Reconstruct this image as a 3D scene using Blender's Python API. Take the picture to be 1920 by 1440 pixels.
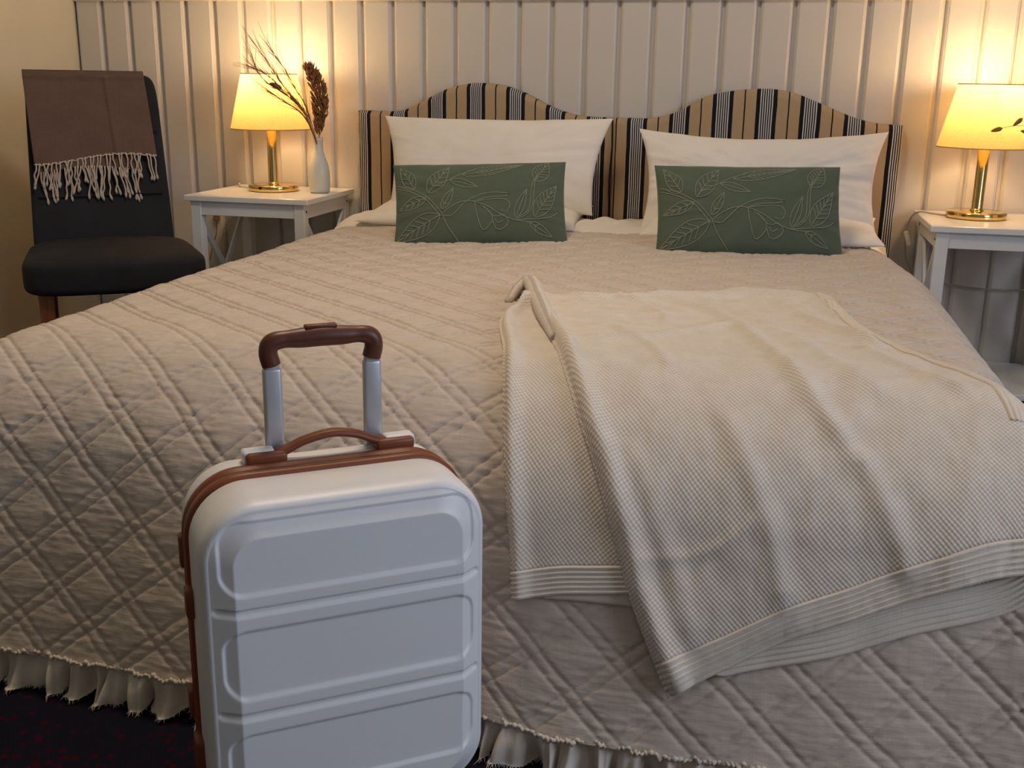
import bpy, bmesh, math, random
import numpy as np
from mathutils import Vector, Matrix

for o in list(bpy.data.objects):
    bpy.data.objects.remove(o, do_unlink=True)
scene = bpy.context.scene
COL = scene.collection
PI = math.pi
rng = random.Random(7)

# ------------------------------------------------------------------ camera, world, light, exposure
CAM_POS = (0.851, -3.755, 0.97)
FPX, YAW, PITCH, ROLL = 2040.0, math.radians(-12.88), math.radians(15.56), math.radians(0.87)


def cam_axes():
    cy, sy, cp, sp = math.cos(YAW), math.sin(YAW), math.cos(PITCH), math.sin(PITCH)
    f = Vector((sy * cp, cy * cp, -sp))
    r = Vector((cy, -sy, 0))
    u = r.cross(f)
    cr, sr = math.cos(ROLL), math.sin(ROLL)
    return cr * r + sr * u, -sr * r + cr * u, f


r_, u_, f_ = cam_axes()
cam = bpy.data.cameras.new('camera')
cam.sensor_width = 36.0
cam.lens = FPX / 1920 * 36.0
cam.clip_start = 0.05
cam_o = bpy.data.objects.new('camera', cam)
m4 = Matrix((r_, u_, -f_)).transposed().to_4x4()
m4.translation = CAM_POS
cam_o.matrix_world = m4
COL.objects.link(cam_o)
scene.camera = cam_o

world = bpy.data.worlds.new('world')
scene.world = world
world.use_nodes = True
bg = world.node_tree.nodes['Background']
bg.inputs[0].default_value = (0.75, 0.82, 1.0, 1)
bg.inputs[1].default_value = 0.15


def area_light(name, loc, size, power, color, target):
    l = bpy.data.lights.new(name, 'AREA')
    l.shape = 'RECTANGLE'
    l.size, l.size_y = size
    l.energy = power
    l.color = color
    o = bpy.data.objects.new(name, l)
    o.location = loc
    d = Vector(target) - Vector(loc)
    o.rotation_euler = d.to_track_quat('-Z', 'Y').to_euler()
    COL.objects.link(o)
    return o


# daylight of the window in the right-hand wall, beyond the frame
area_light('window_daylight', (3.28, -3.10, 1.50), (1.5, 1.25), 23, (0.72, 0.81, 1.0), (0.5, -2.9, 1.0))
# warm overhead fill, added to brighten the bed top more than the walls
area_light('overhead_fill_light', (0.15, -1.7, 2.42), (0.5, 0.5), 12, (1.0, 0.81, 0.60), (0.15, -1.7, 0.0))

BULB_POWER = 2.7
vs = scene.view_settings
vs.view_transform = 'Standard'
vs.look = 'None'
vs.gamma = 1.0
vs.use_curve_mapping = False
vs.exposure = 0.66

# ------------------------------------------------------------------ helpers


def new_mat(name):
    m = bpy.data.materials.new(name)
    m.use_nodes = True
    nt = m.node_tree
    return m, nt, nt.nodes['Principled BSDF']


def coord(nt, kind='Object', scale=(1, 1, 1)):
    tc = nt.nodes.new('ShaderNodeTexCoord')
    mp = nt.nodes.new('ShaderNodeMapping')
    mp.inputs['Scale'].default_value = scale
    nt.links.new(tc.outputs[kind], mp.inputs['Vector'])
    return mp.outputs['Vector']


def noise(nt, vec, scale, detail=3, rough=0.55):
    n = nt.nodes.new('ShaderNodeTexNoise')
    n.inputs['Scale'].default_value = scale
    n.inputs['Detail'].default_value = detail
    n.inputs['Roughness'].default_value = rough
    nt.links.new(vec, n.inputs['Vector'])
    return n.outputs['Fac']


def ramp(nt, fac, stops):
    r = nt.nodes.new('ShaderNodeValToRGB')
    e = r.color_ramp.elements
    while len(e) > 1:
        e.remove(e[-1])
    for i, (p, c) in enumerate(stops):
        el = e[0] if i == 0 else e.new(p)
        el.position = p
        el.color = (*c, 1)
    nt.links.new(fac, r.inputs['Fac'])
    return r.outputs['Color']


def bump(nt, bsdf, height, strength=0.3, dist=0.01, prev=None):
    b = nt.nodes.new('ShaderNodeBump')
    b.inputs['Strength'].default_value = strength
    b.inputs['Distance'].default_value = dist
    nt.links.new(height, b.inputs['Height'])
    if prev is not None:
        nt.links.new(prev, b.inputs['Normal'])
    nt.links.new(b.outputs['Normal'], bsdf.inputs['Normal'])
    return b.outputs['Normal']


def math_n(nt, op, a, b=None):
    n = nt.nodes.new('ShaderNodeMath')
    n.operation = op
    for i, v in enumerate((a, b)):
        if v is None:
            continue
        if isinstance(v, (int, float)):
            n.inputs[i].default_value = v
        else:
            nt.links.new(v, n.inputs[i])
    return n.outputs[0]


def plain(name, col, rough=0.5, metal=0.0, var=0.06, nscale=8, bscale=None, bstr=0.1, bdist=0.002, kind='Object', vscale=(1, 1, 1), spec=None):
    m, nt, b = new_mat(name)
    v = coord(nt, kind, vscale)
    c0 = tuple(max(0, x * (1 - var)) for x in col)
    c1 = tuple(min(1, x * (1 + var)) for x in col)
    nt.links.new(ramp(nt, noise(nt, v, nscale), [(0.3, c0), (0.7, c1)]), b.inputs['Base Color'])
    b.inputs['Roughness'].default_value = rough
    b.inputs['Metallic'].default_value = metal
    if spec is not None:
        b.inputs['Specular IOR Level'].default_value = spec
    if bscale:
        bump(nt, b, noise(nt, v, bscale, 4), bstr, bdist)
    return m


def woven(name, col, var=0.08, thread=700, rough=0.9, bstr=0.35, bdist=0.0008, wr=None, sheen=0.0, kind='UV'):
    """cloth with warp and weft threads, slubs and (wr) crinkles"""
    m, nt, b = new_mat(name)
    v = coord(nt, kind)
    vx = coord(nt, kind, (1, 0.06, 1))
    vy = coord(nt, kind, (0.06, 1, 1))
    nx = noise(nt, vx, thread, 2)
    ny = noise(nt, vy, thread, 2)
    s = math_n(nt, 'ADD', nx, ny)
    s2 = math_n(nt, 'MULTIPLY', s, 0.5)
    mixf = math_n(nt, 'ADD', math_n(nt, 'MULTIPLY', s2, 0.6), math_n(nt, 'MULTIPLY', noise(nt, v, 9, 3), 0.4))
    c0 = tuple(max(0, x * (1 - 2.2 * var)) for x in col)
    c1 = tuple(min(1, x * (1 + 2.2 * var)) for x in col)
    nt.links.new(ramp(nt, mixf, [(0.3, c0), (0.7, c1)]), b.inputs['Base Color'])
    b.inputs['Roughness'].default_value = rough
    b.inputs['Specular IOR Level'].default_value = 0.2
    if sheen:
        b.inputs['Sheen Weight'].default_value = sheen
    n = bump(nt, b, s2, bstr, bdist)
    if wr:
        vw = coord(nt, kind, (wr[0], wr[1], 1))
        bump(nt, b, noise(nt, vw, 1.0, 4, 0.6), wr[2], wr[3], n)
    return m


def set_props(o, label=None, cat=None, group=None, kind=None):
    if label:
        o['label'] = label
    if cat:
        o['category'] = cat
    if group:
        o['group'] = group
    if kind:
        o['kind'] = kind
    return o


def empty(name, loc, rz=0.0, label=None, cat=None, group=None, kind=None):
    o = bpy.data.objects.new(name, None)
    o.location = loc
    o.rotation_euler = (0, 0, rz)
    o.empty_display_size = 0.1
    COL.objects.link(o)
    return set_props(o, label, cat, group, kind)


def link_mesh(name, me, mat, parent=None, smooth=True, loc=None, rot=None):
    o = bpy.data.objects.new(name, me)
    if mat is not None:
        me.materials.append(mat)
    if smooth:
        me.polygons.foreach_set('use_smooth', [True] * len(me.polygons))
    COL.objects.link(o)
    if parent is not None:
        o.parent = parent
    if loc is not None:
        o.location = loc
    if rot is not None:
        o.rotation_euler = rot
    return o


def from_pd(name, verts, faces, mat, parent=None, smooth=True, uv=None, loc=None, rot=None):
    me = bpy.data.meshes.new(name)
    me.from_pydata([tuple(map(float, v)) for v in verts], [], faces)
    if uv is not None:
        l = me.uv_layers.new(name='UVMap')
        idx = np.zeros(len(me.loops), dtype=np.int32)
        me.loops.foreach_get('vertex_index', idx)
        l.data.foreach_set('uv', np.asarray(uv, dtype=np.float32)[idx].ravel())
    me.update()
    return link_mesh(name, me, mat, parent, smooth, loc, rot)


def grid_mesh(name, P, mat, parent=None, uv=None, closed_u=False, closed_v=False, flip=False, loc=None, rot=None, smooth=True):
    """P: array (nv, nu, 3)"""
    nv, nu = P.shape[:2]
    idx = np.arange(nv * nu).reshape(nv, nu)
    a = idx if not closed_u else np.concatenate([idx, idx[:, :1]], 1)
    a = a if not closed_v else np.concatenate([a, a[:1]], 0)
    q = np.stack([a[:-1, :-1], a[:-1, 1:], a[1:, 1:], a[1:, :-1]], -1).reshape(-1, 4)
    if flip:
        q = q[:, ::-1]
    me = bpy.data.meshes.new(name)
    me.vertices.add(nv * nu)
    me.vertices.foreach_set('co', np.ascontiguousarray(P, dtype=np.float32).ravel())
    me.loops.add(len(q) * 4)
    me.loops.foreach_set('vertex_index', np.ascontiguousarray(q, dtype=np.int32).ravel())
    me.polygons.add(len(q))
    me.polygons.foreach_set('loop_start', np.arange(0, len(q) * 4, 4, dtype=np.int32))
    me.polygons.foreach_set('loop_total', np.full(len(q), 4, dtype=np.int32))
    if uv is not None:
        l = me.uv_layers.new(name='UVMap')
        l.data.foreach_set('uv', np.asarray(uv, dtype=np.float32).reshape(-1, 2)[q.ravel()].ravel())
    me.update(calc_edges=True)
    me.validate()
    return link_mesh(name, me, mat, parent, smooth, loc, rot)


def bm_obj(name, bm, mat, parent=None, smooth=False, loc=None, rot=None):
    me = bpy.data.meshes.new(name)
    bmesh.ops.recalc_face_normals(bm, faces=bm.faces)
    bm.to_mesh(me)
    bm.free()
    return link_mesh(name, me, mat, parent, smooth, loc, rot)


def rbox(name, lo, hi, bev, mat, parent=None, segs=2, smooth=False, loc=None, rot=None):
    bm = bmesh.new()
    lo, hi = Vector(lo), Vector(hi)
    bmesh.ops.create_cube(bm, size=1.0)
    c, d = (lo + hi) / 2, hi - lo
    for v in bm.verts:
        v.co = Vector((v.co.x * d.x, v.co.y * d.y, v.co.z * d.z)) + c
    if bev:
        bmesh.ops.bevel(bm, geom=list(bm.edges), offset=bev, segments=segs, profile=0.5, affect='EDGES')
    return bm_obj(name, bm, mat, parent, smooth, loc, rot)


def bar(name, p0, p1, w, d, mat, parent=None, side=(0, 1, 0), bev=0.002):
    """rectangular bar from p0 to p1, w across, d along 'side'"""
    p0, p1 = Vector(p0), Vector(p1)
    z = (p1 - p0)
    L = z.length
    z.normalize()
    y = Vector(side)
    y = (y - z * y.dot(z)).normalized()
    x = y.cross(z)
    bm = bmesh.new()
    bmesh.ops.create_cube(bm, size=1.0)
    for v in bm.verts:
        v.co = (p0 + p1) / 2 + x * v.co.x * w + y * v.co.y * d + z * v.co.z * L
    if bev:
        bmesh.ops.bevel(bm, geom=list(bm.edges), offset=bev, segments=2, profile=0.5, affect='EDGES')
    return bm_obj(name, bm, mat, parent)


def spline(pts, n):
    """Catmull-Rom resample to n points"""
    P = np.asarray(pts, float)
    if len(P) == 2:
        t = np.linspace(0, 1, n)[:, None]
        return P[0] * (1 - t) + P[1] * t
    Q = np.vstack([2 * P[0] - P[1], P, 2 * P[-1] - P[-2]])
    d = np.r_[0, np.cumsum(np.linalg.norm(np.diff(P, axis=0), axis=1))]
    tt = np.linspace(0, d[-1], n)
    out = []
    for t in tt:
        k = min(max(np.searchsorted(d, t, side='right') - 1, 0), len(P) - 2)
        s = (t - d[k]) / max(d[k + 1] - d[k], 1e-9)
        a, b, c, e = Q[k], Q[k + 1], Q[k + 2], Q[k + 3]
        out.append(0.5 * ((2 * b) + (c - a) * s + (2 * a - 5 * b + 4 * c - e) * s * s + (3 * b - a - 3 * c + e) * s ** 3))
    return np.array(out)


def tube_data(path, radii, seg=8, flat=1.0, up=(0, 0, 1), caps=True):
    P = np.asarray(path, float)
    n = len(P)
    R = np.full(n, radii) if np.isscalar(radii) else np.asarray(radii, float)
    T = np.gradient(P, axis=0)
    T /= np.maximum(np.linalg.norm(T, axis=1, keepdims=True), 1e-9)
    up = np.asarray(up, float)
    V = []
    N = None
    for i in range(n):
        t = T[i]
        if N is None:
            a = up if abs(up @ t) < 0.95 else np.array([1.0, 0, 0])
            N = a - t * (a @ t)
        else:
            N = N - t * (N @ t)
        N = N / np.linalg.norm(N)
        B = np.cross(t, N)
        for k in range(seg):
            an = 2 * PI * k / seg
            V.append(P[i] + R[i] * (math.cos(an) * N * flat + math.sin(an) * B))
    F = []
    for i in range(n - 1):
        for k in range(seg):
            k2 = (k + 1) % seg
            F.append((i * seg + k, i * seg + k2, (i + 1) * seg + k2, (i + 1) * seg + k))
    if caps:
        F.append(tuple(range(seg - 1, -1, -1)))
        F.append(tuple(range((n - 1) * seg, n * seg)))
    return V, F


def tube(name, path, radii, mat, parent=None, seg=8, flat=1.0, up=(0, 0, 1)):
    V, F = tube_data(path, radii, seg, flat, up)
    P = np.asarray(path, float)
    dd = np.r_[0, np.cumsum(np.linalg.norm(np.diff(P, axis=0), axis=1))]
    rr = float(np.mean(radii))
    uv = [(2 * PI * rr * k / seg, dd[i]) for i in range(len(P)) for k in range(seg)]
    return from_pd(name, V, F, mat, parent, uv=uv)


class Join:
    def __init__(self):
        self.V, self.F = [], []

    def add(self, V, F):
        o = len(self.V)
        self.V += list(V)
        self.F += [tuple(i + o for i in f) for f in F]

    def build(self, name, mat, parent=None, smooth=True):
        return from_pd(name, self.V, self.F, mat, parent, smooth)


def lathe(name, prof, mat, parent=None, seg=48, loc=None, smooth=True):
    P = np.array([[(r * math.cos(2 * PI * k / seg), r * math.sin(2 * PI * k / seg), z) for k in range(seg)] for r, z in prof])
    return grid_mesh(name, P, mat, parent, closed_u=True, loc=loc, smooth=smooth)


# value noise for cloth relief
def vnoise(x, y, seed=0):
    x = np.asarray(x, float)
    y = np.asarray(y, float)
    g = np.random.RandomState(seed).rand(256, 256)
    xi, yi = np.floor(x).astype(int), np.floor(y).astype(int)
    fx, fy = x - xi, y - yi
    fx = fx * fx * fx * (fx * (6 * fx - 15) + 10)
    fy = fy * fy * fy * (fy * (6 * fy - 15) + 10)
    a = g[xi % 256, yi % 256]
    b = g[(xi + 1) % 256, yi % 256]
    c = g[xi % 256, (yi + 1) % 256]
    d = g[(xi + 1) % 256, (yi + 1) % 256]
    return (a * (1 - fx) + b * fx) * (1 - fy) + (c * (1 - fx) + d * fx) * fy - 0.5


def fbm(x, y, seed=0, octv=3):
    o, a, s = 0, 1.0, 1.0
    for k in range(octv):
        o = o + a * vnoise(x * s + 17.3 * k, y * s + 5.1 * k, seed + k)
        a *= 0.5
        s *= 2.03
    return o


def smooth01(x):
    x = np.clip(x, 0, 1)
    return x * x * (3 - 2 * x)


# ------------------------------------------------------------------ materials
M = {}
M['panel_paint'] = plain('panel_paint', (0.66, 0.62, 0.575), 0.42, var=0.03, nscale=3, bscale=140, bstr=0.12, bdist=0.001, vscale=(1, 1, 0.12))
M['plaster'] = plain('plaster', (0.62, 0.58, 0.46), 0.85, var=0.04, nscale=2, bscale=160, bstr=0.35, bdist=0.002)
M['white_trim'] = plain('white_trim', (0.74, 0.71, 0.66), 0.4, var=0.03)
M['white_lacquer'] = plain('white_lacquer', (0.80, 0.80, 0.79), 0.22, var=0.02)
M['brass'] = plain('brass', (0.78, 0.57, 0.22), 0.14, metal=1.0, var=0.04)
M['ceramic'] = plain('ceramic', (0.62, 0.62, 0.58), 0.25, var=0.03)
M['white_linen'] = woven('white_linen', (0.88, 0.82, 0.745), var=0.02, thread=900, wr=(14, 22, 0.35, 0.006), bstr=0.15)
M['quilt'] = woven('quilt_linen', (0.625, 0.53, 0.448), var=0.04, thread=420, wr=(30, 140, 0.30, 0.0030), bstr=0.4)
M['ruffle'] = woven('ruffle_linen', (0.72, 0.645, 0.56), var=0.05, thread=420, wr=(60, 20, 0.3, 0.003), bstr=0.3)
M['green_velvet'] = woven('green_velvet', (0.095, 0.122, 0.085), var=0.06, thread=800, sheen=0.25, wr=(16, 24, 0.25, 0.004), bstr=0.25)
M['green_cord'] = plain('green_cord', (0.215, 0.235, 0.165), 0.8, var=0.12, nscale=300)
M['navy_suede'] = plain('navy_suede', (0.0095, 0.0095, 0.0125), 0.85, var=0.5, nscale=6, bscale=300, bstr=0.15, bdist=0.001)
M['leg_wood'] = plain('leg_wood', (0.21, 0.075, 0.030), 0.4, var=0.25, nscale=14, vscale=(6, 6, 0.6))
M['scarf'] = woven('scarf_weave', (0.145, 0.088, 0.068), var=0.10, thread=260, bstr=0.6, wr=(24, 8, 0.2, 0.003))
M['tassel'] = plain('tassel_yarn', (0.55, 0.46, 0.38), 0.9, var=0.12, nscale=200)
M['case_shell'] = plain('case_shell', (0.87, 0.87, 0.89), 0.38, var=0.01, bscale=900, bstr=0.25, bdist=0.0006)
M['case_brown'] = plain('case_brown', (0.23, 0.065, 0.026), 0.42, var=0.08, nscale=30)
M['case_dark'] = plain('case_dark', (0.125, 0.037, 0.020), 0.40, var=0.08, nscale=30)
M['alu'] = plain('pole_aluminium', (0.56, 0.58, 0.62), 0.40, metal=0.5, var=0.02)
M['wheel_black'] = plain('wheel_black', (0.02, 0.02, 0.022), 0.5)
M['cable_white'] = plain('cable_white', (0.75, 0.72, 0.66), 0.45)
M['cable_grey'] = plain('cable_grey', (0.42, 0.37, 0.30), 0.5)
M['plug_brown'] = plain('plug_brown', (0.28, 0.14, 0.06), 0.5)
M['reed'] = plain('dry_reed', (0.22, 0.095, 0.03), 0.85, var=0.35, nscale=120)
M['straw'] = plain('dry_straw', (0.28, 0.15, 0.055), 0.8, var=0.2, nscale=60)
M['glass_dark'] = plain('screw_dark', (0.05, 0.05, 0.05), 0.5)
M['mattress'] = M['white_linen']
M['bed_wood'] = plain('bed_wood', (0.35, 0.22, 0.12), 0.5, var=0.15)


def mk_carpet():
    m, nt, b = new_mat('carpet_navy')
    v = coord(nt)
    vo = nt.nodes.new('ShaderNodeTexVoronoi')
    vo.inputs['Scale'].default_value = 42
    nt.links.new(v, vo.inputs['Vector'])
    spots = ramp(nt, math_n(nt, 'ADD', vo.outputs['Distance'], math_n(nt, 'MULTIPLY', noise(nt, v, 150, 3), 0.55)),
                 [(0.46, (0.055, 0.007, 0.016)), (0.56, (0.014, 0.013, 0.024))])
    nt.links.new(spots, b.inputs['Base Color'])
    b.inputs['Roughness'].default_value = 1.0
    b.inputs['Specular IOR Level'].default_value = 0.05
    bump(nt, b, noise(nt, v, 420, 3), 0.8, 0.004)
    return m


M['carpet'] = mk_carpet()


def mk_shade():
    m, nt, b = new_mat('lamp_shade_cloth')
    out = nt.nodes['Material Output']
    v = coord(nt, 'Object', (1, 1, 1))
    col = ramp(nt, noise(nt, v, 220, 2), [(0.3, (0.78, 0.55, 0.22)), (0.7, (0.86, 0.63, 0.27))])
    d = nt.nodes.new('ShaderNodeBsdfDiffuse')
    t = nt.nodes.new('ShaderNodeBsdfTranslucent')
    mx = nt.nodes.new('ShaderNodeMixShader')
    mx.inputs[0].default_value = 0.5
    nt.links.new(col, d.inputs['Color'])
    nt.links.new(col, t.inputs['Color'])
    nt.links.new(d.outputs[0], mx.inputs[1])
    nt.links.new(t.outputs[0], mx.inputs[2])
    nt.links.new(mx.outputs[0], out.inputs['Surface'])
    return m


M['shade'] = mk_shade()
M['shade_trim'] = plain('shade_trim', (0.45, 0.33, 0.16), 0.8)


def mk_bulb():
    m, nt, b = new_mat('lit_bulb')
    b.inputs['Base Color'].default_value = (1, 0.9, 0.75, 1)
    b.inputs['Emission Color'].default_value = (1, 0.72, 0.40, 1)
    b.inputs['Emission Strength'].default_value = 25
    return m


M['bulb'] = mk_bulb()


def mk_stripes():
    """ticking stripe cloth: 137.5 mm repeat along x"""
    m, nt, b = new_mat('ticking_stripes')
    tc = nt.nodes.new('ShaderNodeTexCoord')
    sp = nt.nodes.new('ShaderNodeSeparateXYZ')
    nt.links.new(tc.outputs['UV'], sp.inputs[0])
    wob = math_n(nt, 'MULTIPLY', math_n(nt, 'SUBTRACT', noise(nt, tc.outputs['UV'], 12, 2), 0.5), 0.004)
    x = math_n(nt, 'ADD', sp.outputs['X'], wob)
    fr = math_n(nt, 'FRACT', math_n(nt, 'MULTIPLY', x, 1 / 0.1375))
    blk, wht, tan = (0.012, 0.010, 0.014), (0.62, 0.60, 0.60), (0.46, 0.335, 0.205)
    P = 137.5
    seq = []      # (start mm, colour); the band is centred on half the repeat
    c = P / 2
    pos = [(0.0, blk), (2.0, tan)]
    pos += [(c - 33, blk), (c - 20, wht), (c - 16.5, blk), (c - 12.5, wht), (c - 9.5, blk), (c - 5.5, wht), (c - 2.5, blk),
            (c + 1.5, wht), (c + 4.5, blk), (c + 8.5, wht), (c + 11.5, blk), (c + 15.5, wht), (c + 19, blk), (c + 32, tan), (P - 2.2, blk)]
    r = nt.nodes.new('ShaderNodeValToRGB')
    r.color_ramp.interpolation = 'CONSTANT'
    e = r.color_ramp.elements
    while len(e) > 1:
        e.remove(e[-1])
    for i, (p, cc) in enumerate(pos):
        el = e[0] if i == 0 else e.new(p / P)
        el.position = p / P
        el.color = (*cc, 1)
    nt.links.new(fr, r.inputs['Fac'])
    nt.links.new(r.outputs['Color'], b.inputs['Base Color'])
    b.inputs['Roughness'].default_value = 0.85
    b.inputs['Specular IOR Level'].default_value = 0.2
    v = coord(nt, 'UV', (6, 14, 1))
    n = bump(nt, b, noise(nt, v, 1.0, 3), 0.25, 0.008)
    bump(nt, b, noise(nt, tc.outputs['UV'], 900, 2), 0.2, 0.0006, n)
    return m


M['stripes'] = mk_stripes()


def mk_knit():
    m, nt, b = new_mat('knit_throw')
    tc = nt.nodes.new('ShaderNodeTexCoord')
    sp = nt.nodes.new('ShaderNodeSeparateXYZ')
    nt.links.new(tc.outputs['UV'], sp.inputs[0])
    k = 2 * PI / 0.0074
    d = math_n(nt, 'MULTIPLY', math_n(nt, 'SINE', math_n(nt, 'MULTIPLY', sp.outputs['X'], k)),
               math_n(nt, 'SINE', math_n(nt, 'MULTIPLY', sp.outputs['Y'], k)))
    h = math_n(nt, 'MULTIPLY', math_n(nt, 'ADD', d, 1.0), 0.5)
    nz = noise(nt, tc.outputs['UV'], 25, 3)
    mixf = math_n(nt, 'ADD', math_n(nt, 'MULTIPLY', h, 0.55), math_n(nt, 'MULTIPLY', nz, 0.45))  # gaps between stitches coloured darker: their shade is painted in
    nt.links.new(ramp(nt, mixf, [(0.15, (0.60, 0.53, 0.455)), (0.75, (0.84, 0.755, 0.665))]), b.inputs['Base Color'])
    b.inputs['Roughness'].default_value = 0.95
    b.inputs['Specular IOR Level'].default_value = 0.1
    n = bump(nt, b, h, 0.7, 0.0016)
    bump(nt, b, noise(nt, tc.outputs['UV'], 900, 2), 0.35, 0.001, n)
    return m


M['knit'] = mk_knit()
M['knit_rib'] = woven('knit_rib', (0.74, 0.665, 0.58), var=0.05, thread=500, bstr=0.5, bdist=0.0012)

# ------------------------------------------------------------------ room
CORNER_X = -1.68
RIGHT_X, FRONT_Y, CEIL_Z = 3.3, -5.4, 2.45
TRIM_Z = 1.229


def struct(o):
    o['kind'] = 'structure'
    return o


struct(rbox('floor', (CORNER_X - 0.1, FRONT_Y - 0.1, -0.06), (RIGHT_X + 0.1, 0.2, 0.0), 0, M['carpet']))
struct(rbox('ceiling', (CORNER_X - 0.1, FRONT_Y - 0.1, CEIL_Z), (RIGHT_X + 0.1, 0.2, CEIL_Z + 0.06), 0, M['white_trim']))
struct(rbox('wall_left', (CORNER_X - 0.1, FRONT_Y, 0.0), (CORNER_X, 0.0, CEIL_Z), 0, M['plaster']))
struct(rbox('wall_front', (CORNER_X - 0.1, FRONT_Y - 0.1, 0.0), (RIGHT_X + 0.1, FRONT_Y, CEIL_Z), 0, M['plaster']))
wb = struct(rbox('wall_back', (CORNER_X - 0.1, 0.008, 0.0), (RIGHT_X + 0.1, 0.2, CEIL_Z), 0, M['panel_paint']))
# right wall with its window opening (outside the frame)
wr_ = struct(empty('wall_right', (RIGHT_X, 0, 0)))
WY0, WY1, WZ0, WZ1 = -3.90, -2.30, 0.85, 2.15
for a, b in [((0, FRONT_Y, 0), (.1, WY0, CEIL_Z)), ((0, WY1, 0), (.1, 0, CEIL_Z)), ((0, WY0, 0), (.1, WY1, WZ0)), ((0, WY0, WZ1), (.1, WY1, CEIL_Z))]:
    rbox('wall_piece', a, b, 0, M['plaster'], wr_)
wn = struct(empty('window_1', (RIGHT_X + .05, (WY0 + WY1) / 2, WZ0)))
hw, hz = (WY1 - WY0) / 2, WZ1 - WZ0
for a, b in [((-.03, -hw, 0), (.03, hw, .05)), ((-.03, -hw, hz - .05), (.03, hw, hz)),
             ((-.03, -hw, .05), (.03, -hw + .05, hz - .05)), ((-.03, hw - .05, .05), (.03, hw, hz - .05)), ((-.03, -.025, .05), (.03, .025, hz - .05))]:
    rbox('window_frame', a, b, 0.004, M['white_trim'], wn)

# panelling: planks with moulded edges, 112 mm pitch, groove centres at X = (i-14)*0.112
PITCH_P = 0.112


def plank_mesh(w, z0, z1):
    h = w / 2
    # cross-section, front face towards -Y
    sec = [(-h, 0.008), (-h, 0.001), (-h + 0.0035, -0.0045), (-h + 0.007, -0.0065), (-h + 0.010, -0.009), (h - 0.010, -0.009), (h - 0.007, -0.0065), (h - 0.0035, -0.0045), (h, 0.001), (h, 0.008)]
    V = [(x, y, z) for z in (z0, z1) for x, y in sec]
    n = len(sec)
    F = [(i, i + 1, n + i + 1, n + i) for i in range(n - 1)] + [tuple(range(n - 1, -1, -1)), tuple(range(n, 2 * n))]
    me = bpy.data.meshes.new('plank')
    me.from_pydata(V, [], F)
    me.materials.append(M['panel_paint'])
    me.update()
    return me


pm = plank_mesh(PITCH_P - 0.011, 0.09, TRIM_Z)
xc = (-0.5 - 14) * PITCH_P
while xc < RIGHT_X - 0.06:
    if xc - PITCH_P / 2 > CORNER_X - 0.005:
        o = bpy.data.objects.new('plank', pm)
        o.location = (xc, 0, 0)
        o.parent = wb
        COL.objects.link(o)
    xc += PITCH_P
struct(rbox('trim_1', (CORNER_X, -0.022, TRIM_Z), (RIGHT_X, 0.008, TRIM_Z + 0.07), 0.004, M['white_trim']))
struct(rbox('baseboard_back', (CORNER_X, -0.014, 0.0), (RIGHT_X, 0.008, 0.09), 0.004, M['white_trim']))
struct(rbox('baseboard_left', (CORNER_X, FRONT_Y, 0.0), (CORNER_X + 0.014, -0.015, 0.09), 0.004, M['white_trim']))

# ------------------------------------------------------------------ headboards


def headboard(cx, w, name_label, pts, wob_seed):
    """pts: top outline (x, z) left to right in world X"""
    root = empty('headboard', (cx, -0.012, 0.0), 0, name_label, 'headboard', 'pair of striped headboards')
    top = spline([(x - cx, z) for x, z in pts], 90)
    nu, nv = 90, 60
    P = np.zeros((nv, nu, 3))
    UV = np.zeros((nv, nu, 2))
    zb = 0.22
    hw_ = (pts[-1][0] - pts[0][0]) / 2
    for j in range(nv):
        t = j / (nv - 1)
        P[j, :, 0] = top[:, 0]
        P[j, :, 2] = zb + (top[:, 1] - zb) * t
    # front surface with soft rounded edge
    xx = P[:, :, 0]
    d = np.minimum(np.minimum(xx - xx.min(), xx.max() - xx), (top[None, :, 1] - P[:, :, 2]))
    rnd = 0.016
    e = np.clip(d / rnd, 0, 1)
    dep = 0.042 + rnd * np.sqrt(np.clip(1 - (1 - e) ** 2, 0, 1))
    dep = dep + 0.003 * fbm(xx * 7 + wob_seed, P[:, :, 2] * 4, 11) * e
    P[:, :, 1] = -dep
    # loose slip cover: side edges wander a little
    side = np.clip(1 - (np.abs(xx) - (hw_ - 0.03)) / -0.03, 0, 1)
    P[:, :, 0] += np.where(np.abs(xx) > hw_ - 0.04, 1, 0) * 0.006 * fbm(P[:, :, 2] * 9, xx * 0 + wob_seed, 5)
    UV[:, :, 0] = xx + cx + 0.132 + 0.1375 / 2 + 0.1375 * 10 - cx * 0
    UV[:, :, 1] = P[:, :, 2]
    grid_mesh('cover_front', P, M['stripes'], root, UV)
    # rim: from front edge back to the wall (sides and top)
    edge = np.vstack([P[:, 0], P[-1, 1:], P[::-1, -1][1:]])
    euv = np.vstack([UV[:, 0], UV[-1, 1:], UV[::-1, -1][1:]])
    R = np.zeros((4, len(edge), 3))
    U = np.zeros((4, len(edge), 2))
    for k in range(4):
        R[k] = edge
        R[k, :, 1] = edge[:, 1] * (1 - k / 3)
        U[k] = euv
        U[k, :, 0] += np.where(np.arange(len(edge)) < nv, -1, np.where(np.arange(len(edge)) > len(edge) - nv, 1, 0)) * (-edge[:, 1]) * k / 3
    grid_mesh('cover_rim', R, M['stripes'], root, U, flip=True)
    return root


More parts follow.
